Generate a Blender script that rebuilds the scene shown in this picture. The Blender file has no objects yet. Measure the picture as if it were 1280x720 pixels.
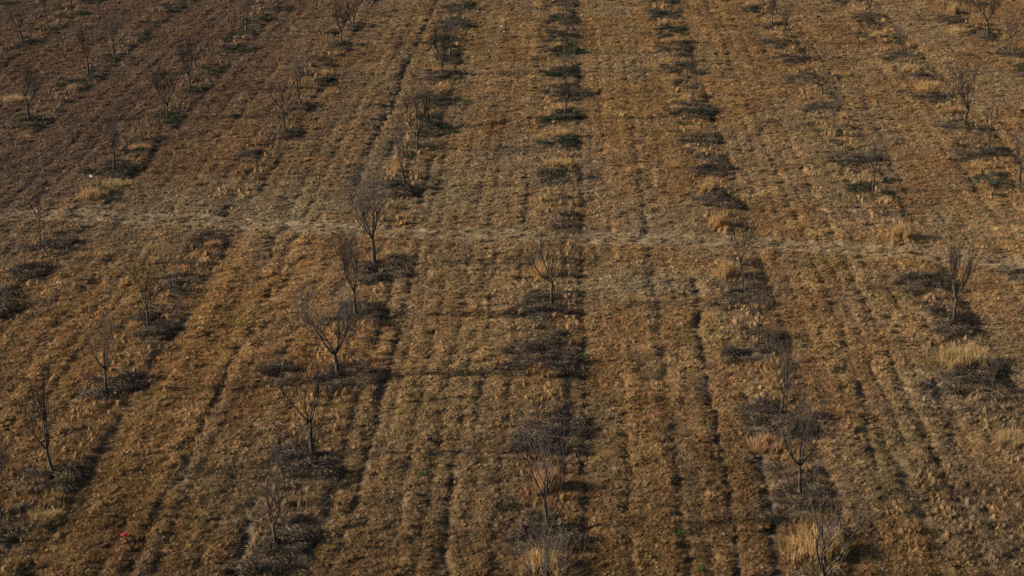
import bpy, math, random
import numpy as np
from mathutils import Vector, Matrix
random.seed(7)
rng = np.random.default_rng(11)
S = bpy.context.scene
COL = S.collection

# ------------------------------------------------------------------ camera geometry
W0, H0, F0 = 1280.0, 720.0, 2800.0
HORIZON = -411.0                                   # image row of the horizon in the photograph
TH = math.atan((360.0 - HORIZON) / F0)             # downward pitch
CH = 31.5                                          # camera height, metres
CT, ST = math.cos(TH), math.sin(TH)
K = 76.0 * CT / F0                                 # slant of the orchard rows against the view
Y0 = CH * math.tan(TH)

def px(x, y):                                      # where a spot seen in the photograph stands on the ground
    n = y - HORIZON
    return CH * (x - 640.0) / (n * CT), CH * F0 / (n * CT * CT) - Y0
def ppm(y):                                        # photo pixels per metre at an image row
    return (y - HORIZON) * CT / CH
def rowpos(X, Y): return X - K * (Y + Y0)
ROWS = dict(L5=-48.2, L4=-39.2, L3=-29.9, L2=-21.05, L1=-10.9, M=-0.9, R1=9.0, R2=18.95, R3=28.3, R4=37.4)

# ------------------------------------------------------------------ noise
def _h(ix, iy, s):
    n = (ix.astype(np.int64) * 374761393 + iy.astype(np.int64) * 668265263 + s * 974634777) & 0xffffffff
    n = ((n ^ (n >> 13)) * 1274126177) & 0xffffffff
    n = ((n ^ (n >> 16)) * 2246822519) & 0xffffffff
    return ((n ^ (n >> 15)) & 0xffffff) / float(0xffffff)
def vn(x, y, s=0):
    x = np.asarray(x, float); y = np.asarray(y, float)
    ix = np.floor(x); iy = np.floor(y); fx = x - ix; fy = y - iy
    fx = fx * fx * fx * (fx * (fx * 6 - 15) + 10); fy = fy * fy * fy * (fy * (fy * 6 - 15) + 10)
    a = _h(ix, iy, s); b = _h(ix + 1, iy, s); c = _h(ix, iy + 1, s); d = _h(ix + 1, iy + 1, s)
    return (a + (b - a) * fx) * (1 - fy) + (c + (d - c) * fx) * fy
def fbm(x, y, s=0, o=3):
    v = 0; a = .5; t = 0
    for i in range(o):
        v = v + a * vn(x * 2 ** i + 17.3 * i, y * 2 ** i - 9.1 * i, s + i); t += a; a *= .5
    return v / t
def sm(a, b, x):
    t = np.clip((x - a) / (b - a), 0, 1); return t * t * (3 - 2 * t)
def segdist(X, Y, pts):
    d = np.full(np.shape(X), 1e9)
    for (ax, ay), (bx, by) in zip(pts[:-1], pts[1:]):
        m = (Y > min(ay, by) - 4) & (Y < max(ay, by) + 4)
        if not m.any(): continue
        x = X[m]; y = Y[m]
        vx, vy = bx - ax, by - ay; L = vx * vx + vy * vy + 1e-9
        t = np.clip(((x - ax) * vx + (y - ay) * vy) / L, 0, 1)
        d[m] = np.minimum(d[m], np.hypot(x - ax - t * vx, y - ay - t * vy))
    return d

# ------------------------------------------------------------------ what the photograph shows, as image spots
# trees: (x, y of the base, height in metres, kind)  kinds: b big, m medium, s small thin, k bare stick
TREES = {
 'L5': [(29,55,4.0,'m'),(61,38,4.0,'s'),(89,18,4.4,'m')],
 'L4': [(37,153,4.4,'b'),(110,96,4.3,'m'),(143,73,4.3,'m')],
 'L3': [(50,305,3.2,'s'),(143,216,3.6,'m'),(177,181,1.8,'k'),(210,149,4.3,'b'),(238,115,4.2,'b'),(264,87,2.6,'s'),(308,43,4.4,'m'),(327,25,3.4,'s')],
 'L2': [(2,655,3.6,'w'),(68,595,4.3,'w'),(133,492,4.2,'w'),(187,410,4.2,'w'),(233,348,1.9,'k'),(356,165,4.2,'m'),(377,135,4.2,'b'),(428,58,4.6,'b'),(443,40,3.6,'m'),(456,17,2.6,'s')],
 'L1': [(346,686,4.5,'w'),(390,570,4.7,'w'),(423,473,4.6,'b'),(445,398,4.6,'b'),(468,333,5.6,'b'),(507,236,4.0,'m'),(522,191,4.4,'b'),(533,160,3.8,'m'),(552,95,4.2,'b'),(562,77,3.6,'m'),(569,49,3.8,'m'),(574,29,3.4,'s'),(580,14,3.8,'m')],
 'M':  [(686,796,4.6,'w'),(686,662,4.9,'w'),(684,455,1.9,'k'),(690,384,4.3,'w'),(702,180,1.7,'k'),(705,150,3.8,'m'),(706,119,3.6,'m'),(706,92,3.6,'s'),(707,69,3.4,'m'),(708,47,3.6,'s'),(708,27,3.4,'m'),(709,9,3.6,'s')],
 'R1': [(1034,756,4.7,'w'),(1000,622,4.6,'w'),(974,523,4.3,'w'),(948,432,4.2,'w'),(929,366,4.6,'w'),(897,254,2.6,'k'),(888,210,2.8,'s'),(866,138,3.0,'s'),(857,109,2.9,'s'),(836,36,3.0,'s')],
 'R2': [(1240,490,1.9,'s'),(1192,406,4.2,'b'),(1091,242,3.8,'m'),(1043,167,3.2,'s'),(1026,133,3.0,'s'),(1009,98,3.0,'s'),(992,75,2.0,'s'),(980,56,3.6,'m'),(965,34,3.4,'m'),(954,17,3.2,'m')],
 'R3': [(1274,232,3.6,'m'),(1237,192,3.8,'m'),(1205,158,4.9,'b'),(1180,125,1.9,'k'),(1127,72,3.2,'m'),(1088,27,4.4,'b')],
 'R4': [(1262,67,3.6,'m'),(1234,45,4.9,'b'),(1211,24,2.6,'s')],
}
ROWNAME = {'M': 'the middle row', 'L1': 'the first row left of middle', 'L2': 'the second row left of middle', 'L3': 'the third row left of middle',
 'L4': 'the fourth row left of middle', 'L5': 'the fifth row left of middle', 'R1': 'the first row right of middle', 'R2': 'the second row right of middle',
 'R3': 'the third row right of middle', 'R4': 'the fourth row right of middle'}
ORD = ['nearest', 'second', 'third', 'fourth', 'fifth', 'sixth', 'seventh', 'eighth', 'ninth', 'tenth', 'eleventh', 'twelfth', 'thirteenth', 'fourteenth', 'fifteenth', 'sixteenth']
# weed patches: (x, y centre, width px, tone)   d dead grey, n dark with some green, g green
PATCH = [
 # L5 / L4 / far left
 (35,57,36,'n'),(62,38,40,'n'),(100,20,34,'g'),(115,2,38,'g'),(8,8,34,'n'),(5,78,30,'n'),(46,155,58,'n'),(5,178,34,'n'),(115,98,52,'n'),(85,130,30,'g'),(150,73,42,'n'),(172,50,40,'n'),(195,30,36,'n'),(212,12,40,'g'),(240,1,36,'n'),
 # L3
 (8,370,70,'d'),(60,308,60,'d'),(143,214,58,'d'),(190,178,38,'n'),(214,148,58,'n'),(246,115,44,'n'),(272,87,46,'n'),(300,63,40,'n'),(314,44,34,'n'),(333,25,44,'n'),(352,12,40,'n'),
 (-10,392,80,'d'),(28,345,50,'d'),
 # L2
 (72,600,84,'d'),(8,660,80,'d'),(136,492,84,'d'),(188,412,66,'d'),(232,350,52,'d'),(272,300,40,'d'),(325,198,44,'d'),(358,168,52,'d'),(380,136,46,'n'),(412,105,52,'g'),(400,82,40,'n'),(435,59,46,'n'),(448,38,40,'n'),(466,2,50,'g'),(480,20,36,'n'),
 # L1
 (345,694,104,'d'),(388,578,86,'d'),(360,470,60,'d'),(424,478,92,'d'),(446,402,78,'d'),(475,338,70,'d'),(508,237,70,'n'),(535,192,56,'g'),(545,162,56,'n'),(555,126,56,'n'),(556,97,56,'d'),(566,75,52,'n'),(556,55,50,'n'),(572,32,54,'n'),(582,12,44,'n'),
 # M
 (684,672,104,'d'),(685,550,100,'d'),(684,448,84,'d'),(678,386,80,'n'),(700,283,60,'d'),(697,222,70,'g'),(700,182,48,'g'),(703,149,52,'n'),(704,118,50,'n'),(704,92,50,'g'),(704,67,50,'g'),(705,47,46,'n'),(705,27,46,'n'),(706,8,46,'n'),
 # R1
 (1040,745,90,'d'),(1000,636,96,'d'),(972,530,88,'d'),(950,440,84,'d'),(935,372,84,'d'),(893,253,60,'d'),(884,212,50,'d'),(872,178,56,'d'),(868,140,64,'n'),(850,110,44,'g'),(855,84,56,'n'),(850,62,56,'g'),(838,40,48,'n'),(823,20,50,'n'),(832,3,40,'n'),
 # R2
 (1245,488,96,'d'),(1195,410,76,'d'),(1165,352,76,'d'),(1088,240,62,'g'),(1065,200,60,'n'),(1040,167,50,'g'),(1018,136,50,'d'),(1008,100,56,'d'),(985,75,56,'n'),(972,58,50,'n'),(962,33,50,'g'),(946,16,44,'g'),(1200,476,90,'d'),
 # R3
 (1272,345,40,'d'),(1250,230,72,'g'),(1232,192,76,'n'),(1200,160,60,'n'),(1168,122,60,'d'),(1150,96,40,'d'),(1127,73,44,'d'),(1085,50,50,'d'),(1088,32,46,'d'),(1045,4,40,'n'),(1078,22,40,'d'),
 # R4
 (1275,92,40,'n'),(1262,68,44,'d'),(1233,46,48,'n'),(1190,27,50,'d'),(1210,4,40,'n'),
]
# ruts: image polyline, half width m, depth
RUTS = [
 ([(548,-4),(538,20),(526,46),(514,70),(503,90),(496,118),(486,143),(470,165),(461,182),(452,205),(445,232)], .26, .30),
 ([(527,2),(521,22),(508,50),(494,76)], .16, .14),
 ([(492,178),(487,205),(478,240)], .2, .2),
 ([(346,288),(336,322)], .25, .2),
 ([(868,350),(873,400),(879,452),(887,492),(895,535),(905,585),(914,640),(922,705),(926,740)], .21, .26),
 ([(928,490),(938,525),(950,560),(957,605),(962,655),(968,730)], .27, .26),
 ([(1072,480),(1083,520),(1096,580)], .2, .2),
 ([(1052,440),(1070,495)], .18, .15),
 ([(712,478),(713,520),(708,560),(705,605)], .24, .26),
 ([(312,650),(300,690),(292,740)], .3, .3),
 ([(240,305),(205,375),(178,440),(150,510),(118,590),(90,640)], .28, .07),
 ([(1012,52),(1024,72),(1036,90)], .25, .24),
 ([(1078,122),(1090,148),(1104,178),(1114,208),(1128,230)], .26, .24),
 ([(1188,190),(1206,212),(1220,232)], .2, .2),
 ([(1210,220),(1234,262)], .2, .15),
 ([(1005,235),(1040,300)], .2, .1),
 ([(800,140),(806,180),(812,235)], .15, .1),
 ([(604,455),(598,500),(594,540)], .22, .18),
 ([(616,290),(620,318),(613,355),(612,430)], .16, .13),
 ([(566,590),(560,640),(557,730)], .18, .2),
 ([(515,560),(500,650),(492,730)], .16, .12),
 ([(480,470),(462,560),(440,640)], .2, .14),
 ([(365,330),(340,380),(318,430)], .2, .12),
 ([(300,420),(268,500),(240,560),(215,640)], .18, .14),
 ([(300,60),(240,130),(190,178),(120,250)], .2, .12),
 ([(380,40),(330,110),(262,180)], .2, .12),
 ([(440,80),(395,150),(340,240)], .18, .1),
 ([(1165,480),(1200,555),(1216,590)], .25, .16),
 ([(1120,560),(1160,650),(1190,720)], .2, .14),
 ([(775,430),(782,520),(790,640),(795,720)], .16, .1),
 ([(656,300),(655,200),(660,80),(664,0)], .16, .09),
 ([(745,0),(748,120),(752,260)], .16, .09),
 ([(790,0),(800,110)], .15, .09),
 ([(905,60),(930,150),(960,250)], .18, .12),
 ([(0,30),(60,10),(110,-8)], .3, .15),
 ([(0,60),(75,22),(130,-5)], .25, .12),
]
RUTS = [([px(*p) for p in pts], w, d) for pts, w, d in RUTS]
TRACK = [px(x, y) for x, y in [(-700,262),(-100,266),(0,267),(120,270),(250,274),(380,284),(500,291),(640,293),(760,297),(860,300),(980,307),(1100,313),(1200,321),(1290,330),(1500,345),(2200,400)]]
PG = [(*px(x, y), .5 * w / ppm(y) * .92, t) for x, y, w, t in PATCH]

def track_fields(X, Y):
    d = segdist(X, Y, TRACK); w = d + .35 * (fbm(X * .5, Y * .5, 77) - .5)
    f = .75 + .25 * sm(.3, .6, fbm(X * .12, Y * .1, 78)); return (1 - sm(1.0, 2.3, w)) * f, np.exp(-((w - .85) / .26) ** 2) * f * (.6 + .4 * vn(X * .6, Y * .6, 79))
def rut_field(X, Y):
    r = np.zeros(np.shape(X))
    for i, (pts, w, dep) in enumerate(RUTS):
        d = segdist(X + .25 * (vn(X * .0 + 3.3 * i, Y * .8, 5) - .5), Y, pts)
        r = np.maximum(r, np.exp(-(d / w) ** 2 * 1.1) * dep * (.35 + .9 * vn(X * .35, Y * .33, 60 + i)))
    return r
def patch_field(X, Y):
    dead = np.zeros(np.shape(X)); green = np.zeros(np.shape(X))
    for i, (cx, cy, r, t) in enumerate(PG):
        m = (np.abs(X - cx) < r * 2.2) & (np.abs(Y - cy) < r * 3)
        if not m.any(): continue
        x = X[m]; y = Y[m]
        q = np.hypot((x - cx) / (r * .84), (y - cy) / (r * 1.55)) + 2.5 * (fbm(x * .8 + i * 3, y * .45, 31) - .5)
        v = 1 - sm(.55, 1.25, q)
        if t == 'd': g = 0.06
        else:
            side = vn(np.full(x.shape, float(i)), np.zeros(x.shape), 8) - .4
            g = (.36 if t == 'n' else .66) + .8 * (vn(x * .7, y * .7, 9) - .5) + .25 * side * (x - cx)
        g = np.clip(g, 0, 1)
        dead[m] = np.maximum(dead[m], v * (1 - g)); green[m] = np.maximum(green[m], v * g)
    return dead, green
def strip_field(X, Y):                             # unmown strip along every tree row
    s = rowpos(X, Y); k = np.zeros(np.shape(X))
    for n, r in ROWS.items():
        k = np.maximum(k, 1 - sm(.75, 1.6, np.abs(s - r) + .9 * (fbm(X * .5, Y * .3, 41) - .5)))
    tr, _ = track_fields(X, Y)
    return k * (1 - tr)
def lines(X, Y, cell, width, seed):                # long drawn-out wheel and mower lines, one in each strip of ground
    s = rowpos(X, Y); w = s + .45 * (fbm(s * .04, Y * .018, seed) - .5) + .14 * (vn(s * .3, Y * .22, seed + 1) - .5)
    q = np.floor(w / cell); v = np.zeros(np.shape(X))
    for k in (-1, 0, 1):
        c = q + k; z = np.zeros_like(c)
        pos = (c + .15 + .7 * _h(c, z, seed + 2)) * cell; st = _h(c, z + 5, seed + 3)
        am = sm(.30, .72, vn(c * 7.7, Y * .028, seed + 4) * .8 + st * .42) * (.55 + .6 * vn(c * 3.1, Y * .5, seed + 5))
        v = np.maximum(v, am * np.exp(-((w - pos) / (width * (.7 + .8 * st))) ** 2))
    return v
def swath(X, Y):                                   # + on the ridges of dry grass, - in the furrows
    far = 1 + .5 * sm(120, 200, Y)
    return .75 * lines(X, Y, 1.05, .13, 300) - 1.15 * lines(X, Y, .92, .12 * 1.1, 320) * far - .5 * lines(X, Y, 2.3, .26, 340) + .25
def edge_shade_furrow(X, Y):                             # dark furrow added as the shadow band beside each unmown strip
    s = rowpos(X, Y); v = np.zeros(np.shape(X)); wob = .5 * (fbm(s * .05, Y * .12, 350) - .5)
    for i, r in enumerate(ROWS.values()):
        for off, a in ((1.25, 1.0), (-1.35, .5)):
            v = np.maximum(v, a * np.exp(-((s - r - off + wob) / .24) ** 2) * sm(.2, .6, vn(Y * .16 + 9 * i, Y * 0 + off * 9, 352)))
    return v
def ground_z(X, Y, full=False):
    X = np.asarray(X, float); Y = np.asarray(Y, float)
    near = 1 - sm(90, 140, np.maximum(np.abs(X), np.abs(Y - 120) * .8))
    z = .12 * (fbm(X * .05, Y * .04, 1) - .5) * 2
    z = z + near * (.16 * (fbm(X * .55, Y * .45, 2) - .5) + .26 * (fbm(X * 1.8, Y * 1.3, 3) - .5) + .07 * (fbm(X * 4.2, Y * 3.2, 4, 2) - .5))
    tr, wl = track_fields(X, Y); ru = np.maximum(rut_field(X, Y), edge_shade_furrow(X, Y) * .11 * (1 - tr)); de, gr = patch_field(X, Y); st = strip_field(X, Y)
    un = st * sm(.46, .66, fbm(X * .8, Y * .33, 361)) * (1 - np.clip(de + gr, 0, 1)); ug = sm(.35, .65, vn(X * .4, Y * .15, 362)) * sm(100, 150, Y)
    de = de + un * .26 * (1 - ug); gr = gr + un * .5 * ug
    z = z + near * (swath(X, Y) * .08 * (1 - tr) * (1 - .7 * st)) - ru * .68 - .05 * wl - .02 * tr + .07 * de + .05 * st
    return (z, tr, wl, ru, de, gr, st) if full else z
def gz(x, y): return float(ground_z(np.array([x]), np.array([y]))[0])

C_ = lambda *c: np.array(c, float)
ORANGE, GOLD, BEIGE, BROWN = C_(.40, .245, .105), C_(.46, .295, .135), C_(.35, .245, .135), C_(.23, .135, .072)
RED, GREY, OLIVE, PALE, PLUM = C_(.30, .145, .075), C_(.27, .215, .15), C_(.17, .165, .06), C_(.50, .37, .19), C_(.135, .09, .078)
def mix(a, b, t): return a + (b - a) * np.clip(t, 0, 1)[:, None]
def tint(X, Y):
    X = np.ravel(X); Y = np.ravel(Y); s = rowpos(X, Y)
    one = np.ones((len(X), 1))
    c = one * mix(one * BROWN, one * ORANGE, fbm(s * .8, Y * .08, 101) * 1.1 + .08)
    c = mix(c, one * BEIGE, sm(.42, .66, fbm(s * .16, Y * .07, 103)) * .8)
    c = mix(c, one * GOLD, sm(.52, .78, fbm(s * .9, Y * .35, 105)) * .8)
    c = mix(c, one * GREY, sm(.55, .78, fbm(s * .7, Y * .1, 107)) * .36)
    c = mix(c, one * RED, sm(.56, .8, fbm(s * .6, Y * .2, 109)) * .16)
    c = mix(c, one * OLIVE, sm(.62, .8, fbm(s * .3, Y * .2, 113)) * .25)
    # big areas: shade painted into the far-left grass as a duller purple; richer orange stand left of middle, nearer than the track
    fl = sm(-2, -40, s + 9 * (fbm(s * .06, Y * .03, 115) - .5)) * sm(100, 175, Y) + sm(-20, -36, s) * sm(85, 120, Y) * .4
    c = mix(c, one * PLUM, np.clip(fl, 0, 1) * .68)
    o = np.exp(-((s + 13) / 9) ** 2 - ((Y - 108) / 16) ** 2)
    c = mix(c, one * C_(.44, .235, .08), o * .3)
    c = c * (1 - .25 * (1 - sm(74, 102, Y)))[:, None] * (1 + .07 * np.exp(-((Y - 122) / 18) ** 2))[:, None]  # light painted in: near edge darkened, band about the track brightened
    p = np.exp(-((s + 15) / 12) ** 2 - ((Y - 134) / 6) ** 2) + np.exp(-((s - 4) / 6) ** 2 - ((Y - 115) / 3) ** 2) + np.exp(-((s - 16.5) / 2.4) ** 2 - ((Y - 97) / 3) ** 2)
    c = mix(c, one * C_(.36, .29, .18), p * .6)
    return c

# ------------------------------------------------------------------ materials
def mat(name):
    m = bpy.data.materials.new(name); m.use_nodes = True; nt = m.node_tree
    for n in list(nt.nodes): nt.nodes.remove(n)
    return m, nt, nt.nodes.new('ShaderNodeOutputMaterial')
def N(nt, t, **k):
    n = nt.nodes.new(t)
    for a, b in k.items():
        if a in n.inputs: n.inputs[a].default_value = b
        else: setattr(n, a, b)
    return n
def mixrgb(nt, mode, fac, a, b):
    n = nt.nodes.new('ShaderNodeMix'); n.data_type = 'RGBA'; n.blend_type = mode
    for sock, v in ((n.inputs[0], fac), (n.inputs[6], a), (n.inputs[7], b)):
        if hasattr(v, 'is_output'): nt.links.new(v, sock)
        else: sock.default_value = v
    return n.outputs[2]
def noise_val(nt, vec, scale, lo, hi, detail=2):
    t = N(nt, 'ShaderNodeTexNoise', Scale=scale, Detail=detail); nt.links.new(vec, t.inputs['Vector'])
    r = N(nt, 'ShaderNodeMapRange'); r.inputs[1].default_value = .3; r.inputs[2].default_value = .7
    r.inputs[3].default_value = lo; r.inputs[4].default_value = hi
    nt.links.new(t.outputs['Fac'], r.inputs[0]); return r.outputs[0]
def blade_mat(name, source, base=None, transl=.3, vary=(.62, 1.32)):
    """thin dry leaves: diffuse + translucent, colour from the plant's own tint, varied from straw to straw"""
    m, nt, out = mat(name)
    geo = N(nt, 'ShaderNodeNewGeometry')
    if source == 'INSTANCER':
        a = N(nt, 'ShaderNodeAttribute', attribute_type='INSTANCER', attribute_name='tint'); col = a.outputs['Color']
    else:
        rgb = N(nt, 'ShaderNodeRGB'); rgb.outputs[0].default_value = (*base, 1); col = rgb.outputs[0]
    v = noise_val(nt, geo.outputs['Position'], 3.1, *vary)
    hsv = N(nt, 'ShaderNodeHueSaturation'); nt.links.new(col, hsv.inputs['Color']); nt.links.new(v, hsv.inputs['Value'])
    h = noise_val(nt, geo.outputs['Position'], 1.3, .488, .512); nt.links.new(h, hsv.inputs['Hue'])
    b = N(nt, 'ShaderNodeAttribute', attribute_type='GEOMETRY', attribute_name='shade')
    c = mixrgb(nt, 'MULTIPLY', 1.0, hsv.outputs[0], b.outputs['Color'])
    d = N(nt, 'ShaderNodeBsdfDiffuse'); t = N(nt, 'ShaderNodeBsdfTranslucent')
    nt.links.new(c, d.inputs[0]); nt.links.new(c, t.inputs[0])
    x = N(nt, 'ShaderNodeMixShader'); x.inputs[0].default_value = transl
    nt.links.new(d.outputs[0], x.inputs[1]); nt.links.new(t.outputs[0], x.inputs[2]); nt.links.new(x.outputs[0], out.inputs[0])
    return m
M_GRASS = blade_mat('dry_grass_blades', 'INSTANCER')
M_WEED = blade_mat('dead_weed_stems', 'INSTANCER', transl=.12)
M_GREEN = blade_mat('green_leaves', 'INSTANCER', transl=.2)
def ground_mat():
    m, nt, out = mat('litter_and_soil')
    a = N(nt, 'ShaderNodeAttribute', attribute_type='GEOMETRY', attribute_name='col')
    geo = N(nt, 'ShaderNodeNewGeometry')
    v = noise_val(nt, geo.outputs['Position'], 2.7, .65, 1.3, 4)
    v2 = noise_val(nt, geo.outputs['Position'], 11.0, .7, 1.3, 3)
    hsv = N(nt, 'ShaderNodeHueSaturation'); nt.links.new(a.outputs['Color'], hsv.inputs['Color']); nt.links.new(v, hsv.inputs['Value'])
    hs2 = N(nt, 'ShaderNodeHueSaturation'); nt.links.new(hsv.outputs[0], hs2.inputs['Color']); nt.links.new(v2, hs2.inputs['Value'])
    d = N(nt, 'ShaderNodeBsdfPrincipled', Roughness=1.0); d.inputs['Specular IOR Level'].default_value = .1
    nt.links.new(hs2.outputs[0], d.inputs['Base Color'])
    t = N(nt, 'ShaderNodeTexNoise', Scale=9.0, Detail=5.0); nt.links.new(geo.outputs['Position'], t.inputs['Vector'])
    b = N(nt, 'ShaderNodeBump', Strength=.9, Distance=.05); nt.links.new(t.outputs['Fac'], b.inputs['Height']); nt.links.new(b.outputs[0], d.inputs['Normal'])
    nt.links.new(d.outputs[0], out.inputs[0]); return m
def bark_mat(name, dark, light, scale):
    m, nt, out = mat(name)
    tc = N(nt, 'ShaderNodeTexCoord')
    t = N(nt, 'ShaderNodeTexNoise', Scale=scale, Detail=5.0); mp = N(nt, 'ShaderNodeMapping'); mp.inputs['Scale'].default_value = (1, 1, .25)
    nt.links.new(tc.outputs['Object'], mp.inputs[0]); nt.links.new(mp.outputs[0], t.inputs['Vector'])
    r = N(nt, 'ShaderNodeValToRGB'); r.color_ramp.elements[0].position = .35; r.color_ramp.elements[1].position = .68
    r.color_ramp.elements[0].color = (*dark, 1); r.color_ramp.elements[1].color = (*light, 1)
    nt.links.new(t.outputs['Fac'], r.inputs[0])
    d = N(nt, 'ShaderNodeBsdfPrincipled', Roughness=.9); d.inputs['Specular IOR Level'].default_value = .15
    nt.links.new(r.outputs[0], d.inputs['Base Color'])
    b = N(nt, 'ShaderNodeBump', Strength=.6, Distance=.01); nt.links.new(t.outputs['Fac'], b.inputs['Height']); nt.links.new(b.outputs[0], d.inputs['Normal'])
    nt.links.new(d.outputs[0], out.inputs[0]); return m
M_BARK = bark_mat('grey_bark', (.016, .012, .01), (.12, .097, .078), 14)
M_TWIG = bark_mat('twig_bark', (.035, .028, .025), (.115, .093, .082), 9)

# ------------------------------------------------------------------ mesh helpers
def mesh_obj(name, verts, faces, material, parent=None, link=True, smooth=False, attrs=None):
    me = bpy.data.meshes.new(name); me.from_pydata([tuple(v) for v in verts], [], [tuple(f) for f in faces])
    if material: me.materials.append(material)
    if attrs is not None:
        a = me.color_attributes.new('shade', 'FLOAT_COLOR', 'POINT')
        a.data.foreach_set('color', np.c_[np.asarray(attrs, float), np.ones(len(attrs))].ravel())
    if smooth: me.polygons.foreach_set('use_smooth', [True] * len(me.polygons))
    me.update(); o = bpy.data.objects.new(name, me)
    if link: COL.objects.link(o)
    if parent: o.parent = parent
    return o
class Tubes:
    def __init__(s): s.v = []; s.f = []
    def add(s, pts, rad, k=5):
        b = len(s.v); n = len(pts)
        pts = [Vector(p) for p in pts]
        for i, p in enumerate(pts):
            d = (pts[min(i + 1, n - 1)] - pts[max(i - 1, 0)]).normalized()
            u = d.orthogonal().normalized(); w = d.cross(u)
            u2 = Vector((1, 0, 0)) - d * d.x
            if u2.length > .2: u = u2.normalized(); w = d.cross(u)
            for j in range(k):
                a = 2 * math.pi * j / k
                s.v.append(p + (u * math.cos(a) + w * math.sin(a)) * rad[i])
        for i in range(n - 1):
            for j in range(k):
                q = (j + 1) % k
                s.f.append((b + i * k + j, b + i * k + q, b + (i + 1) * k + q, b + (i + 1) * k + j))
        s.f.append(tuple(b + (n - 1) * k + j for j in range(k)))
        s.f.append(tuple(b + k - 1 - j for j in range(k)))

# ------------------------------------------------------------------ ground: one sheet to the horizon
def build_ground():
    ys = [66.0]
    while ys[-1] < 242: ys.append(ys[-1] + .085 + (ys[-1] - 66) * .0010)
    ys = [-3000, -600, -150, -40, 0, 30, 50, 58, 62] + ys + [246, 255, 275, 320, 450, 900, 3500]
    t = np.linspace(-1, 1, 640)
    t = np.r_[[-90, -30, -8, -3, -1.8, -1.35, -1.12], t, [1.12, 1.35, 1.8, 3, 8, 30, 90]]
    Y = np.repeat(np.array(ys)[:, None], len(t), 1)
    hw = .2204 * (np.clip(Y, 40, 3500) + Y0) + 9
    X = hw * t[None, :]
    sh = X.shape
    z, tr, wl, ru, de, gr, st = ground_z(X.ravel(), Y.ravel(), True)
    ny, nx = sh
    co = np.c_[X.ravel(), Y.ravel(), z]
    idx = np.arange(ny * nx).reshape(sh)
    q = np.stack([idx[:-1, :-1], idx[:-1, 1:], idx[1:, 1:], idx[1:, :-1]], -1).reshape(-1, 4)
    me = bpy.data.meshes.new('field_ground')
    me.vertices.add(len(co)); me.vertices.foreach_set('co', co.ravel().astype(np.float32))
    me.loops.add(q.size); me.loops.foreach_set('vertex_index', q.ravel().astype(np.int32))
    me.polygons.add(len(q)); me.polygons.foreach_set('loop_start', np.arange(0, q.size, 4, dtype=np.int32))
    me.update(); me.polygons.foreach_set('use_smooth', np.ones(len(q), bool))
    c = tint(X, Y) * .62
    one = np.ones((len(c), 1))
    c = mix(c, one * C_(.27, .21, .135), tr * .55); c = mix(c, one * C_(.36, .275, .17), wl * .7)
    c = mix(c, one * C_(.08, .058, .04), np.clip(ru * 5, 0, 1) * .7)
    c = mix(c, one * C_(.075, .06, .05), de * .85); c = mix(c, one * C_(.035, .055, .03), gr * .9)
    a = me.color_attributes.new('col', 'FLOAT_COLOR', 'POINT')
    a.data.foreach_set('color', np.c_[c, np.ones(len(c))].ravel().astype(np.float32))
    me.materials.append(ground_mat())
    o = bpy.data.objects.new('field_ground', me); COL.objects.link(o); o['kind'] = 'structure'
build_ground()

# ------------------------------------------------------------------ grass and weed patches scattered over the ground (uncountable: kind stuff)
def blades(v, f, sh, cx, cy, n, spread, h, lean, wid, bend=.0, seg=1, cz=0, shade=(.7, 1.25), wind=(0, 0)):
    for _ in range(n):
        a = random.uniform(0, 2 * math.pi); r = spread * math.sqrt(random.random())
        x, y = cx + r * math.cos(a), cy + r * math.sin(a)
        hh = h * random.uniform(.55, 1.15)
        a2 = a + random.uniform(-.9, .9); l = lean * random.uniform(.3, 1.3) * hh * (.4 + r / max(spread, .01))
        dx, dy = l * math.cos(a2) + wind[0] * hh, l * math.sin(a2) + wind[1] * hh
        wa = random.uniform(0, math.pi); wx, wy = math.cos(wa) * wid / 2, math.sin(wa) * wid / 2
        b = len(v); g = random.uniform(*shade)
        if seg == 1:
            v += [(x - wx, y - wy, cz - .03), (x + wx, y + wy, cz - .03), (x + dx, y + dy, cz + hh)]
            f.append((b, b + 1, b + 2)); sh += [(g,) * 3] * 3
        else:
            m = .55; mx, my, mz = x + dx * m * .6, y + dy * m * .6, cz + hh * m * 1.15
            v += [(x - wx, y - wy, cz - .03), (x + wx, y + wy, cz - .03), (mx + wx * .8, my + wy * .8, mz), (mx - wx * .8, my - wy * .8, mz), (x + dx, y + dy, cz + hh * (1 - bend))]
            f += [(b, b + 1, b + 2, b + 3), (b + 3, b + 2, b + 4)]; sh += [(g,) * 3] * 5
def dome(v, f, s, x, y, r, h, g):
    b = len(v); k = 7; a0 = random.random() * 6
    for q, (rr, zz) in enumerate(((1, -.04), (.72, h * .62), (.34, h * .95))):
        for i in range(k):
            a = a0 + 6.283 * i / k + q * .4; u = r * rr * random.uniform(.75, 1.25)
            v.append((x + u * math.cos(a), y + u * math.sin(a), zz * random.uniform(.8, 1.15))); e = g * random.uniform(.7, 1.15) * (.85 if q == 0 else 1); s.append((e, e, e))
    v.append((x, y, h)); s.append((g, g, g))
    for q in range(2):
        for i in range(k):
            j = (i + 1) % k; f.append((b + q * k + i, b + q * k + j, b + q * k + k + j)); f.append((b + q * k + i, b + q * k + k + j, b + q * k + k + i))
    for i in range(k): f.append((b + 2 * k + i, b + 2 * k + (i + 1) % k, b + 3 * k))
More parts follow.
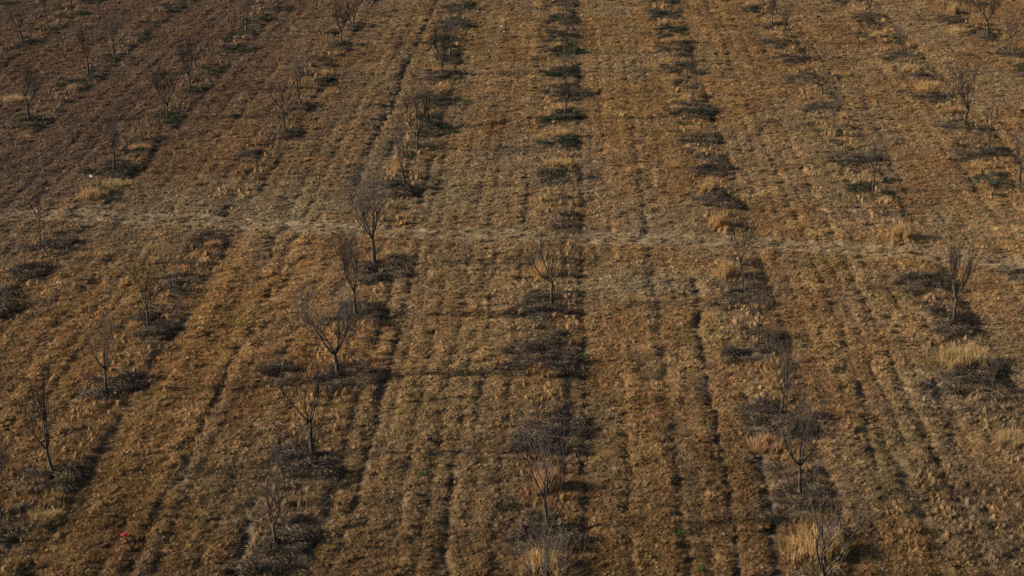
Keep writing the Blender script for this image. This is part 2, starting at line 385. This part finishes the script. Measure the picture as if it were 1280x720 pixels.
def grass_patch(n_tuft, h, size=.235, per=25, mat_=M_GRASS, lean=1.05, wid=.014):
    v, f, s = [], [], []
    for _ in range(max(2, n_tuft // 2)):
        a = random.uniform(0, 6.283); r = size * math.sqrt(random.random()); k = random.uniform(.6, 1.35)
        dome(v, f, s, r * math.cos(a), r * math.sin(a), .09 * k, h * .72 * k, random.uniform(.72, .95))
    for _ in range(n_tuft):
        a = random.uniform(0, 6.283); r = size * math.sqrt(random.random())
        k = random.choice([.55, .7, .9, 1, 1.35])
        g = random.uniform(.72, 1.15)
        blades(v, f, s, r * math.cos(a), r * math.sin(a), int(per * k), .055 * k + .02, h * (.5 + .6 * k), lean, wid, shade=(g * .8, g * 1.2))
    blades(v, f, s, 0, 0, 26, size * 1.15, h * .5, 1.4, wid, shade=(.6, 1.2))
    return mesh_obj('grass_patch', v, f, mat_, link=False, attrs=s)
def weed_patch():
    v, f, s = [], [], []
    for _ in range(80):                            # arching thin dead stems
        a = random.uniform(0, 6.283); r = .34 * math.sqrt(random.random()); x, y = r * math.cos(a), r * math.sin(a)
        a2 = random.uniform(0, 6.283); L = random.uniform(.2, .48); hh = random.uniform(.08, .36); w = .0055
        g = random.uniform(.8, 1.7) if random.random() < .16 else random.uniform(.45, 1.0)
        pts = [(x + L * t * math.cos(a2), y + L * t * math.sin(a2), hh * math.sin(min(t * 1.25, 1) * 2.1) * 1.0) for t in (0, .35, .7, 1)]
        b = len(v)
        for p in pts: v += [(p[0] - w * math.sin(a2), p[1] + w * math.cos(a2), p[2] - .01), (p[0] + w * math.sin(a2), p[1] - w * math.cos(a2), p[2] + .006)]; s += [(g,) * 3] * 2
        for i in range(3): f.append((b + 2 * i, b + 2 * i + 1, b + 2 * i + 3, b + 2 * i + 2))
    for _ in range(170):                           # shrivelled leaves
        a = random.uniform(0, 6.283); r = .36 * math.sqrt(random.random()); x, y, z = r * math.cos(a), r * math.sin(a), random.uniform(.02, .3)
        n = Vector((random.gauss(0, 1), random.gauss(0, 1), random.gauss(0, 1))).normalized(); u = n.orthogonal().normalized(); w = n.cross(u); q = random.uniform(.014, .036)
        b = len(v); p = Vector((x, y, z)); v += [tuple(p + u * q), tuple(p + w * q), tuple(p - u * q), tuple(p - w * q * .7)]
        f.append((b, b + 1, b + 2, b + 3)); g = random.uniform(.4, 1.2); s += [(g,) * 3] * 4
    return mesh_obj('weed_patch', v, f, M_WEED, link=False, attrs=s)
def green_patch():
    v, f, s = [], [], []
    for _ in range(260):
        a = random.uniform(0, 6.283); r = .36 * math.sqrt(random.random()); x, y = r * math.cos(a), r * math.sin(a)
        z = random.uniform(.01, .2) * (1.1 - r); n = Vector((random.gauss(0, .6), random.gauss(0, .6), 1)).normalized(); u = n.orthogonal().normalized(); w = n.cross(u)
        an = random.uniform(0, 6.28); u, w = u * math.cos(an) + w * math.sin(an), w * math.cos(an) - u * math.sin(an); q = random.uniform(.015, .035)
        b = len(v); p = Vector((x, y, z)); v += [tuple(p + u * q * 1.5), tuple(p + w * q * .7), tuple(p - u * q * 1.3), tuple(p - w * q * .7)]
        f.append((b, b + 1, b + 2, b + 3)); g = random.uniform(.6, 1.4); s += [(g,) * 3] * 4
    return mesh_obj('green_patch', v, f, M_GREEN, link=False, attrs=s)

def scatter(name, label, cat, protos, P, tintc, rot, scl, idx):
    me = bpy.data.meshes.new(name); me.vertices.add(len(P)); me.vertices.foreach_set('co', P.astype(np.float32).ravel())
    def at(nm, ty, arr, key):
        a = me.attributes.new(nm, ty, 'POINT'); a.data.foreach_set(key, arr)
    at('tint', 'FLOAT_COLOR', np.c_[tintc, np.ones(len(P))].astype(np.float32).ravel(), 'color')
    at('rot', 'FLOAT_VECTOR', rot.astype(np.float32).ravel(), 'vector'); at('scl', 'FLOAT_VECTOR', scl.astype(np.float32).ravel(), 'vector')
    at('idx', 'INT', idx.astype(np.int32), 'value'); me.update()
    o = bpy.data.objects.new(name, me); COL.objects.link(o); o['kind'] = 'stuff'; o['label'] = label; o['category'] = cat
    g = bpy.data.node_groups.new(name + '_spread', 'GeometryNodeTree')
    g.interface.new_socket('Geometry', in_out='INPUT', socket_type='NodeSocketGeometry'); g.interface.new_socket('Geometry', in_out='OUTPUT', socket_type='NodeSocketGeometry')
    gi = g.nodes.new('NodeGroupInput'); go = g.nodes.new('NodeGroupOutput'); L = g.links.new
    g2i = g.nodes.new('GeometryNodeGeometryToInstance')
    for p in reversed(protos):
        oi = g.nodes.new('GeometryNodeObjectInfo'); oi.inputs['Object'].default_value = p; L(oi.outputs['Geometry'], g2i.inputs[0])
    mp = g.nodes.new('GeometryNodeMeshToPoints'); L(gi.outputs[0], mp.inputs[0])
    iop = g.nodes.new('GeometryNodeInstanceOnPoints'); L(mp.outputs[0], iop.inputs['Points']); L(g2i.outputs[0], iop.inputs['Instance'])
    iop.inputs['Pick Instance'].default_value = True
    def na(nm, ty):
        n = g.nodes.new('GeometryNodeInputNamedAttribute'); n.data_type = ty; n.inputs['Name'].default_value = nm; return n.outputs['Attribute']
    L(na('idx', 'INT'), iop.inputs['Instance Index'])
    e = g.nodes.new('FunctionNodeEulerToRotation'); L(na('rot', 'FLOAT_VECTOR'), e.inputs[0]); L(e.outputs[0], iop.inputs['Rotation'])
    L(na('scl', 'FLOAT_VECTOR'), iop.inputs['Scale']); L(iop.outputs[0], go.inputs[0])
    md = o.modifiers.new('spread', 'NODES'); md.node_group = g
    return o

def jitter_points(base, slope):
    out = []; y = 67.0
    while y < 241:
        p = base + (y - 75) * slope; hw = .2204 * (y + Y0) + 7.5; n = int(2 * hw / p)
        xs = np.linspace(-hw, hw, n) + rng.uniform(-.5, .5, n) * p
        out.append(np.c_[xs, y + rng.uniform(-.5, .5, n) * p, np.full(n, p)]); y += p
    return np.concatenate(out)
J = jitter_points(.24, .0013)
z, tr, wl, ru, de, gr, st = ground_z(J[:, 0], J[:, 1], True)
X, Y, PS = J.T
n = len(J); print('grass points', n)
keep = rng.random(n) > np.clip(ru * 9, 0, .98)
keep &= rng.random(n) > np.clip(de * .55 + gr * .85, 0, .88)
keep &= rng.random(n) > wl * .7
sw = swath(X, Y)
keep &= rng.random(n) > sm(-.1, -.7, sw) * .78 * (1 - tr)
size = PS / .24 * rng.uniform(.85, 1.25, n)
clump = fbm(X * 1.5, Y * 1.0, 201)
tall = np.clip(st * (1 - de) * (1 - gr), 0, 1)
hz = (.32 + .85 * clump + .34 * sw) * (1 - .42 * tr) * (1 + .55 * tall * rng.uniform(.1, 1.2, n)) * (1 - np.clip(ru * 3, 0, .6))
idx = rng.integers(0, 6, n); idx = np.where((tall > .5) & (rng.random(n) < .2), rng.integers(6, 8, n), idx); idx = np.where((tr > .5) & (rng.random(n) < .55), rng.integers(8, 10, n), idx)
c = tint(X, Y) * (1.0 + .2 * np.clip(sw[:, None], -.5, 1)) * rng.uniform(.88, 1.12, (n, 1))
one = np.ones((n, 1))
c = mix(c, one * GOLD, tall * .35 * rng.random(n)); c = mix(c, one * C_(.40, .30, .175), tr * .5); c = mix(c, one * C_(.42, .315, .185), wl * .5); c = mix(c, one * C_(.20, .145, .10), np.clip(de * 2, 0, 1) * .75)
lodge = fbm(X * .7, Y * .6, 221) * 12                # the way the dead grass lies over, from place to place
rough = (1 - sm(84, 98, Y + 6 * fbm(X * .2, Y * .2, 222))) * np.clip(sm(9, 15, rowpos(X, Y)) + (1 - sm(-24, -16, rowpos(X, Y))), 0, 1)
idx = np.where((rough * (.3 + .9 * fbm(X * .6, Y * .5, 223)) > .5) & (rng.random(n) < .4) & (tr < .3), rng.integers(6, 8, n), idx)
rot = np.c_[.2 * np.cos(lodge) + rng.normal(0, .08, n), .2 * np.sin(lodge) + rng.normal(0, .08, n), rng.uniform(-.6, .6, n)]
grass = [grass_patch(5, .125) for _ in range(6)] + [grass_patch(4, .25, per=24, lean=.5) for _ in range(2)] + [grass_patch(5, .055, lean=1.6) for _ in range(2)]
k = keep
scatter('dry_grass', 'short matted brown and straw coloured dry grass covering the orchard floor', 'grass', grass,
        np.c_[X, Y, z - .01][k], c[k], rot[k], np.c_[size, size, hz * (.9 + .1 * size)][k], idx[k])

def weeds(kind):
    pts = []
    for i, (cx, cy, r, t) in enumerate(PG):
        m = int(r * r * (82 if kind == 'dead' else 80))
        pts.append(np.c_[cx + rng.uniform(-1.6, 1.6, m) * r, cy + rng.uniform(-2.3, 2.3, m) * r])
    for r in ROWS.values():
        yy = rng.uniform(68, 238, 5200); pts.append(np.c_[r + K * (yy + Y0) + rng.uniform(-1.6, 1.6, 5200), yy])
    P = np.concatenate(pts)
    z, tr, wl, ru, de, gr, st = ground_z(P[:, 0], P[:, 1], True)
    w = de if kind == 'dead' else gr
    kk = (rng.random(len(P)) < w * (.25 + .75 * sm(.38, .6, fbm(P[:, 0] * 1.3, P[:, 1] * .9, 371))) * (.6 if kind == 'dead' else .6)) & (wl < .5)
    P, z, w = P[kk], z[kk], w[kk]; n = len(P); print(kind, n)
    s = rng.uniform(.7, 1.3, n)
    if kind == 'dead':
        c = np.array([(.125, .095, .070), (.165, .130, .095), (.095, .075, .062), (.22, .165, .10)])[rng.integers(0, 4, n)] * rng.uniform(.7, 1.2, (n, 1))
        return P, z, c, s, rng.uniform(.25, .75, n)
    c = np.array([(.038, .054, .036), (.052, .066, .036), (.036, .046, .038), (.07, .082, .042)])[rng.integers(0, 4, n)] * rng.uniform(.7, 1.2, (n, 1))
    return P, z, c, s, rng.uniform(.7, 1.4, n)
for kind, nm, lab, pr in (('dead', 'dead_weeds', 'tangled grey dead weeds in dark patches around the tree bases', [weed_patch() for _ in range(5)]),
                          ('green', 'green_ground_cover', 'low dark green ground cover growing in patches along the tree rows', [green_patch() for _ in range(4)])):
    P, zz, c, s, hz = weeds(kind); n = len(P)
    scatter(nm, lab, 'ground cover', pr, np.c_[P, zz - .01], c, np.c_[rng.normal(0, .1, n), rng.normal(0, .1, n), rng.uniform(0, 6.283, n)], np.c_[s, s, s * hz], rng.integers(0, len(pr), n))

# ------------------------------------------------------------------ trees
def bent(p, d, L, n, wob, up, r0, r1):
    pts = [Vector(p)]; d = Vector(d).normalized(); rad = [r0]
    for i in range(n):
        d = (d + Vector((random.gauss(0, wob), random.gauss(0, wob), random.gauss(0, wob * .5))) + Vector((0, 0, up))).normalized()
        pts.append(pts[-1] + d * L / n); rad.append(r0 + (r1 - r0) * (i + 1) / n)
    return pts, rad
def make_tree(kind):
    H = 4.4
    root = bpy.data.objects.new('bare_tree', None); root.empty_display_size = .3
    th = {'b': random.uniform(1.0, 1.35), 'w': random.uniform(.95, 1.6), 'm': random.uniform(1.15, 1.6), 's': 1.9, 'k': 2.7}[kind]
    tr = {'b': .072, 'w': .064, 'm': .078, 's': .075, 'k': .055}[kind]
    T = Tubes(); lean = Vector((random.gauss(0, .05), random.gauss(0, .05), 1))
    pts, rad = bent((0, 0, -.15), lean, th + .15, 6, .05, .05, tr * 1.15, tr * .82); rad[0] = tr * 1.5; rad[1] = tr * 1.15
    T.add(pts, rad, 9)
    trunk = mesh_obj('trunk', T.v, T.f, M_BARK, root, smooth=True)
    top = pts[-1]; out = [trunk]
    nl = {'b': random.choice([4, 5, 5]), 'w': random.choice([3, 4, 4]), 'm': random.choice([3, 4]), 's': 3, 'k': 1}[kind]
    a0 = random.uniform(0, 6.283)
    for i in range(nl):
        a = a0 + i * 6.283 / nl + random.uniform(-.35, .35)
        if kind == 'k': tilt = .08; L = H - th
        elif kind == 's': tilt = random.uniform(.15, .5); L = random.uniform(1.4, 2.4)
        else:
            tilt = random.uniform(.4, .85) if i else random.uniform(.05, .25)
            L = random.uniform(1.5, 2.3) if kind in 'bw' else random.uniform(1.3, 2.1)
        d = Vector((math.sin(tilt) * math.cos(a), math.sin(tilt) * math.sin(a), math.cos(tilt)))
        p0 = pts[-1] if i % 2 else pts[-2] * .35 + pts[-1] * .65
        r0 = tr * (.58 if kind != 'k' else .75)
        lp, lr = bent(p0, d, L, 7, .13, .17, r0, r0 * .36)
        LT = Tubes(); LT.add(lp, lr, 6)
        limb = mesh_obj('limb', [], [], None, root)
        TW = Tubes()
        nsec = {'b': random.randint(4, 6), 'w': random.randint(3, 4), 'm': random.randint(3, 5), 's': 4, 'k': 5}[kind]
        for j in range(nsec):                      # second-order branches
            u = random.uniform(.22, .98); q = u * 7; qi = min(int(q), 6); p = lp[qi].lerp(lp[qi + 1], q - qi)
            ld = (lp[qi + 1] - lp[qi]).normalized()
            sd = (ld + Vector((random.gauss(0, .55), random.gauss(0, .55), random.uniform(-.1, .4)))).normalized()
            rr = max(lr[qi] * .55, .009); SL = random.uniform(.7, 1.5) * (1.15 - .35 * u) * (.5 if kind == 'k' else 1)
            sp, sr = bent(p, sd, SL, 5, .09, .12, rr, .006)
            LT.add(sp, sr, 4)
            for k2 in range({'k': 2, 'w': random.randint(2, 4), 'b': random.randint(3, 5)}.get(kind) or random.randint(3, 5)):      # long straight shoots, mostly upward
                v = random.uniform(.15, 1) * 5; vi = min(int(v), 4); p2 = sp[vi].lerp(sp[vi + 1], v - vi)
                dd = ((sp[vi + 1] - sp[vi]).normalized() + Vector((random.gauss(0, .35), random.gauss(0, .35), random.uniform(.3, 1.3)))).normalized()
                tp, t_r = bent(p2, dd, random.uniform(.5, 1.45), 4, .06, .12, .0082, .004)
                TW.add(tp, t_r, 3)
                for _ in range(random.randint(0, 2)):
                    w = random.uniform(.3, 1) * 4; wi = min(int(w), 3); p3 = tp[wi].lerp(tp[wi + 1], w - wi)
                    d3 = ((tp[wi + 1] - tp[wi]).normalized() + Vector((random.gauss(0, .6), random.gauss(0, .6), random.gauss(.1, .4)))).normalized()
                    xp, xr = bent(p3, d3, random.uniform(.2, .55), 2, .08, .05, .006, .0035); TW.add(xp, xr, 3)
        for _ in range(random.randint(6, 9)):      # shoots straight off the limb
            q = random.uniform(.3, 1) * 7; qi = min(int(q), 6); p = lp[qi].lerp(lp[qi + 1], q - qi)
            tp, t_r = bent(p, (random.gauss(0, .35), random.gauss(0, .35), 1), random.uniform(.6, 1.7) * (.6 if kind == 'k' else 1), 4, .05, .1, .0095, .0035); TW.add(tp, t_r, 3)
        old = limb.data; bpy.data.objects.remove(limb)
        limb = mesh_obj('limb', LT.v, LT.f, M_BARK, root, smooth=True)
        tw = mesh_obj('twigs', TW.v, TW.f, M_TWIG, limb)
        out += [limb, tw]
    COL.objects.link(root)
    zs = [v.co.z for o in out for v in o.data.vertices]; root['_h'] = max(zs)
    return root
def copy_thing(o, parent=None):
    c = o.copy(); COL.objects.link(c); c.parent = parent
    for ch in o.children: copy_thing(ch, c)
    return c
PROTO = {k: [make_tree(k) for _ in range(m)] for k, m in (('b', 8), ('w', 8), ('m', 7), ('s', 4), ('k', 2))}
used = set(); LOOK = {'b': 'bushy bare tree', 'w': 'slender bare tree', 'm': 'bare young tree', 's': 'thin bare sapling', 'k': 'leafless upright stick of a tree'}
count = {k: 0 for k in PROTO}
TREEPOS = []
for row, lst in TREES.items():
    lst = sorted(lst, key=lambda t: -t[1])
    for i, (x, y, h, kind) in enumerate(lst):
        c = count[kind]; count[kind] += 1; pr = PROTO[kind][c % len(PROTO[kind])]
        o = pr if pr.name not in used else copy_thing(pr); used.add(pr.name)
        X_, Y_ = px(x, y); o.location = (X_, Y_, gz(X_, Y_) - .02)
        s = h / pr['_h'] * 1.14; sx = s * random.uniform(.9, 1.2) * (1.08 if kind == 'b' else 1.0)
        o.scale = (sx, sx, s); o.rotation_euler = (random.gauss(0, .025), random.gauss(0, .025), random.uniform(0, 6.283))
        o['label'] = f"{LOOK[kind]}, {'nearest' if i == 0 else 'farthest' if i == len(lst) - 1 else ORD[i] + ' nearest'} of {ROWNAME[row]}"
        o['category'] = 'tree'; o['group'] = 'bare orchard trees planted in rows'
        TREEPOS.append((X_, Y_, row, i))
for k, l in PROTO.items():
    for r in l:
        if '_h' in r: pass
for o in bpy.data.objects:
    if '_h' in o: del o['_h']

# ------------------------------------------------------------------ clumps of tall dry grass, each a thing
TONE = {'g': ((.47, .31, .145), 'golden'), 'o': ((.44, .275, .14), 'orange'), 'p': ((.46, .325, .16), 'pale straw')}
M_CLUMP = {k: blade_mat(k_n.replace(' ', '_') + '_tall_grass', 'RGB', b, transl=.25, vary=(.65, 1.25)) for k, (b, k_n) in TONE.items()}
def clump_mesh(tone):
    v, f, s = [], [], []
    for _ in range(26):
        a = random.uniform(0, 6.283); r = .8 * math.sqrt(random.random()); k = (1 - .45 * r) * random.uniform(.75, 1.1); g = random.uniform(.85, 1.12)
        blades(v, f, s, r * math.cos(a), r * math.sin(a), 64, .15, .84 * k, .33, .017, seg=2, bend=.06, shade=(g * .75, g * 1.25), wind=(random.gauss(.04, .06), random.gauss(0, .05)))
    blades(v, f, s, 0, 0, 260, .98, .3, .9, .018, shade=(.6, 1.1))
    for _ in range(60):                            # seed stalks
        a = random.uniform(0, 6.283); r = .75 * math.sqrt(random.random()); blades(v, f, s, r * math.cos(a), r * math.sin(a), 1, .02, 1.1, .3, .012, seg=2, shade=(1, 1.35))
    me = mesh_obj('tall_grass_clump', v, f, M_CLUMP[tone], link=False, attrs=s).data
    return me
CM = {t: [clump_mesh(t) for _ in range(3)] for t in TONE}
CLUMPS = [  # x, y of the foot, width px, height px, tone
 (700,214,40,21,'g'),(700,174,34,19,'g'),(705,141,30,17,'g'),(704,109,28,11,'o'),(703,87,28,9,'o'),(701,61,22,9,'g'),(706,21,22,9,'g'),
 (683,350,44,34,'g'),(684,618,46,44,'o'),(682,722,70,46,'g'),
 (877,198,18,17,'o'),(885,244,22,22,'g'),(900,290,26,28,'o'),(911,351,34,36,'g'),(857,129,22,15,'g'),(850,103,20,11,'o'),(864,164,20,13,'g'),(829,34,14,11,'g'),(838,56,24,12,'o'),(839,80,20,13,'g'),
 (960,568,56,32,'o'),(1022,704,84,60,'g'),
 (966,46,30,9,'o'),(1129,303,34,30,'g'),(1052,180,26,11,'g'),(1053,153,12,15,'g'),(1212,462,72,40,'p'),(1268,562,44,34,'p'),
 (1113,66,28,14,'o'),(1140,92,30,16,'g'),(1161,115,36,19,'g'),(1190,146,30,17,'o'),(1234,214,54,12,'g'),(1196,44,34,16,'p'),(1193,20,16,24,'g'),(1098,48,28,12,'g'),(1073,18,26,12,'o'),(1276,252,30,13,'o'),(941,10,26,12,'g'),
 (550,93,20,12,'o'),(569,24,12,8,'g'),(523,150,16,18,'g'),(497,219,18,17,'o'),(550,114,30,9,'o'),(381,514,16,18,'g'),(534,108,10,9,'o'),
 (408,98,18,14,'g'),(112,254,40,24,'g'),(138,234,50,9,'p'),(172,190,30,12,'o'),(92,114,24,12,'o'),(44,660,64,26,'g'),(266,312,24,16,'o'),(30,176,26,12,'o'),(14,128,46,8,'p'),
]
cl = []
for j, (x, y, w, h, t) in enumerate(CLUMPS):
    X_, Y_ = px(x, y); X_ = X_; sc = ppm(y)
    r = .5 * w / sc; Y_ += min(r, 1.1) * .8
    o = bpy.data.objects.new('tall_grass_clump', CM[t][j % 3]); COL.objects.link(o)
    # image height = plant height + the depth of the patch, foreshortened
    dep = min(r, 1.1); hh = max(h / sc - dep * .3, .45)
    o.location = (X_, Y_, gz(X_, Y_) - .02); o.scale = (r / .92, dep / .92, hh / .95); o.rotation_euler.z = random.choice([0, math.pi])
    o['category'] = 'tall grass'; o['group'] = 'tall dry grass clumps along the tree rows'
    s = X_ - K * (Y_ + Y0); row = min(ROWS, key=lambda q: abs(ROWS[q] - s))
    cl.append([o, row, Y_, t, w / sc])
for row in ROWS:
    m = sorted([q for q in cl if q[1] == row], key=lambda q: q[2])
    for i, (o, _, _, t, w) in enumerate(m):
        pos = 'only clump' if len(m) == 1 else ('nearest clump' if i == 0 else 'farthest clump' if i == len(m) - 1 else ORD[i] + ' nearest clump')
        o['label'] = f"{'broad ' if w > 2 else ''}{TONE[t][1]} tall dry grass, {pos} along {ROWNAME[row].replace('the ', '')}"

# ------------------------------------------------------------------ small things lying in the grass
def plain(name, color, rough=.7, transl=0):
    m, nt, out = mat(name)
    geo = N(nt, 'ShaderNodeNewGeometry'); v = noise_val(nt, geo.outputs['Position'], 14, .85, 1.1)
    hsv = N(nt, 'ShaderNodeHueSaturation'); hsv.inputs['Color'].default_value = (*color, 1); nt.links.new(v, hsv.inputs['Value'])
    d = N(nt, 'ShaderNodeBsdfPrincipled', Roughness=rough); nt.links.new(hsv.outputs[0], d.inputs['Base Color']); nt.links.new(d.outputs[0], out.inputs[0]); return m
def crumple(name, x, y, size, m, label, cat, lift=.1, flat=.6):
    v, f = [], []; n = 7; sd = random.randint(0, 999)
    for i in range(n):
        for j in range(n):
            u, w = i / (n - 1) - .5, j / (n - 1) - .5
            v.append((u * size * (1 + .25 * random.uniform(-1, 1)), w * size * .8 + size * .1 * random.uniform(-1, 1), size * flat * (random.random() * .6 + .35 * math.cos(u * 4) * math.cos(w * 3))))
    for i in range(n - 1):
        for j in range(n - 1): f.append((i * n + j, (i + 1) * n + j, (i + 1) * n + j + 1, i * n + j + 1))
    o = mesh_obj(name, v, f, m); X_, Y_ = px(x, y); o.location = (X_, Y_, gz(X_, Y_) + lift); o.rotation_euler.z = random.uniform(0, 6)
    md = o.modifiers.new('thickness', 'SOLIDIFY'); md.thickness = .006
    o['label'] = label; o['category'] = cat; return o
MW = plain('white_plastic', (.8, .8, .78)); MR = plain('red_cloth', (.55, .012, .035))
crumple('crumpled_rag', 156, 677, .27, MR, 'small crumpled red rag lying in brown grass near the lower left', 'rag', .2)
crumple('plastic_scrap', 114, 228, .26, MW, 'white plastic scrap caught in the golden grass on the left', 'litter', .35, .9)
crumple('plastic_scrap', 627, 38, .22, MW, 'larger of two white plastic scraps at the top, left of middle row', 'litter', .15, .9)
crumple('plastic_scrap', 630, 43, .16, MW, 'smaller white plastic scrap just below and right of another at the top', 'litter', .12, .9)
crumple('plastic_scrap', 977, 58, .16, MW, 'pale scrap at the foot of a tree, second row right of middle', 'litter', .12, .8)
MG = blade_mat('green_plant_leaves', 'RGB', (.085, .12, .03), transl=.3)
for x, y, r, lab in ((848, 664, .34, 'largest low bright green plant in the brown grass near the bottom'), (876, 712, .15, 'small green plant at the bottom edge below a larger one'),
                     (593, 500, .18, 'small bright green plant in grass left of the middle row'), (529, 594, .2, 'small dark green plant between first left row and middle row'),
                     (728, 447, .26, 'yellowish green plant beside the stick tree of the middle row')):
    v, f, s = [], [], []
    for _ in range(90):
        a = random.uniform(0, 6.283); q = r * math.sqrt(random.random()); zc = random.uniform(.05, .22)
        nrm = Vector((random.gauss(0, .5), random.gauss(-.2, .5), 1)).normalized(); u = nrm.orthogonal().normalized(); w = nrm.cross(u); q2 = random.uniform(.02, .045)
        p = Vector((q * math.cos(a), q * math.sin(a), zc)); b = len(v); v += [tuple(p + u * q2 * 1.4), tuple(p + w * q2), tuple(p - u * q2 * 1.4), tuple(p - w * q2)]
        f.append((b, b + 1, b + 2, b + 3)); g = random.uniform(.7, 1.3); s += [(g,) * 3] * 4
    blades(v, f, s, 0, 0, 30, r * .7, .2, .7, .02)
    o = mesh_obj('green_plant', v, f, MG, attrs=s); X_, Y_ = px(x, y); o.location = (X_, Y_, gz(X_, Y_)); o['label'] = lab; o['category'] = 'plant'; o['group'] = 'scattered green plants in the dry grass'

# ------------------------------------------------------------------ light
EL, AZ = math.radians(21), math.radians(6)
d = Vector((math.cos(EL) * math.cos(AZ), math.cos(EL) * math.sin(AZ), -math.sin(EL)))
L = bpy.data.lights.new('sun', 'SUN'); L.energy = 4.6; L.angle = math.radians(.55); L.color = (1, .86, .68)
lo = bpy.data.objects.new('sun', L); COL.objects.link(lo); lo.rotation_euler = d.to_track_quat('-Z', 'Y').to_euler(); lo.location = (-60, 100, 40)
w = bpy.data.worlds.new('World'); S.world = w; w.use_nodes = True; nt = w.node_tree
sky = nt.nodes.new('ShaderNodeTexSky'); sky.sky_type = 'NISHITA'; sky.sun_disc = False; sky.sun_elevation = EL; sky.sun_rotation = math.atan2(-d.x, -d.y); sky.air_density = 1.0; sky.dust_density = 1.0
bg = nt.nodes['Background']; nt.links.new(sky.outputs[0], bg.inputs[0]); bg.inputs[1].default_value = .07

cam = bpy.data.cameras.new('camera'); co = bpy.data.objects.new('camera', cam); COL.objects.link(co); S.camera = co
cam.sensor_width = 36; cam.lens = 36 * F0 / W0; cam.clip_end = 6000; cam.clip_start = 1
co.location = (0, 0, CH); co.rotation_euler = (math.pi / 2 - TH, 0, 0)
vs = S.view_settings; vs.view_transform = 'Standard'; vs.look = 'None'; vs.gamma = 1; vs.use_curve_mapping = False; vs.exposure = .6
S.render.engine = 'CYCLES'; S.cycles.max_bounces = 5; S.cycles.diffuse_bounces = 3; S.cycles.transmission_bounces = 2; S.cycles.use_denoising = False
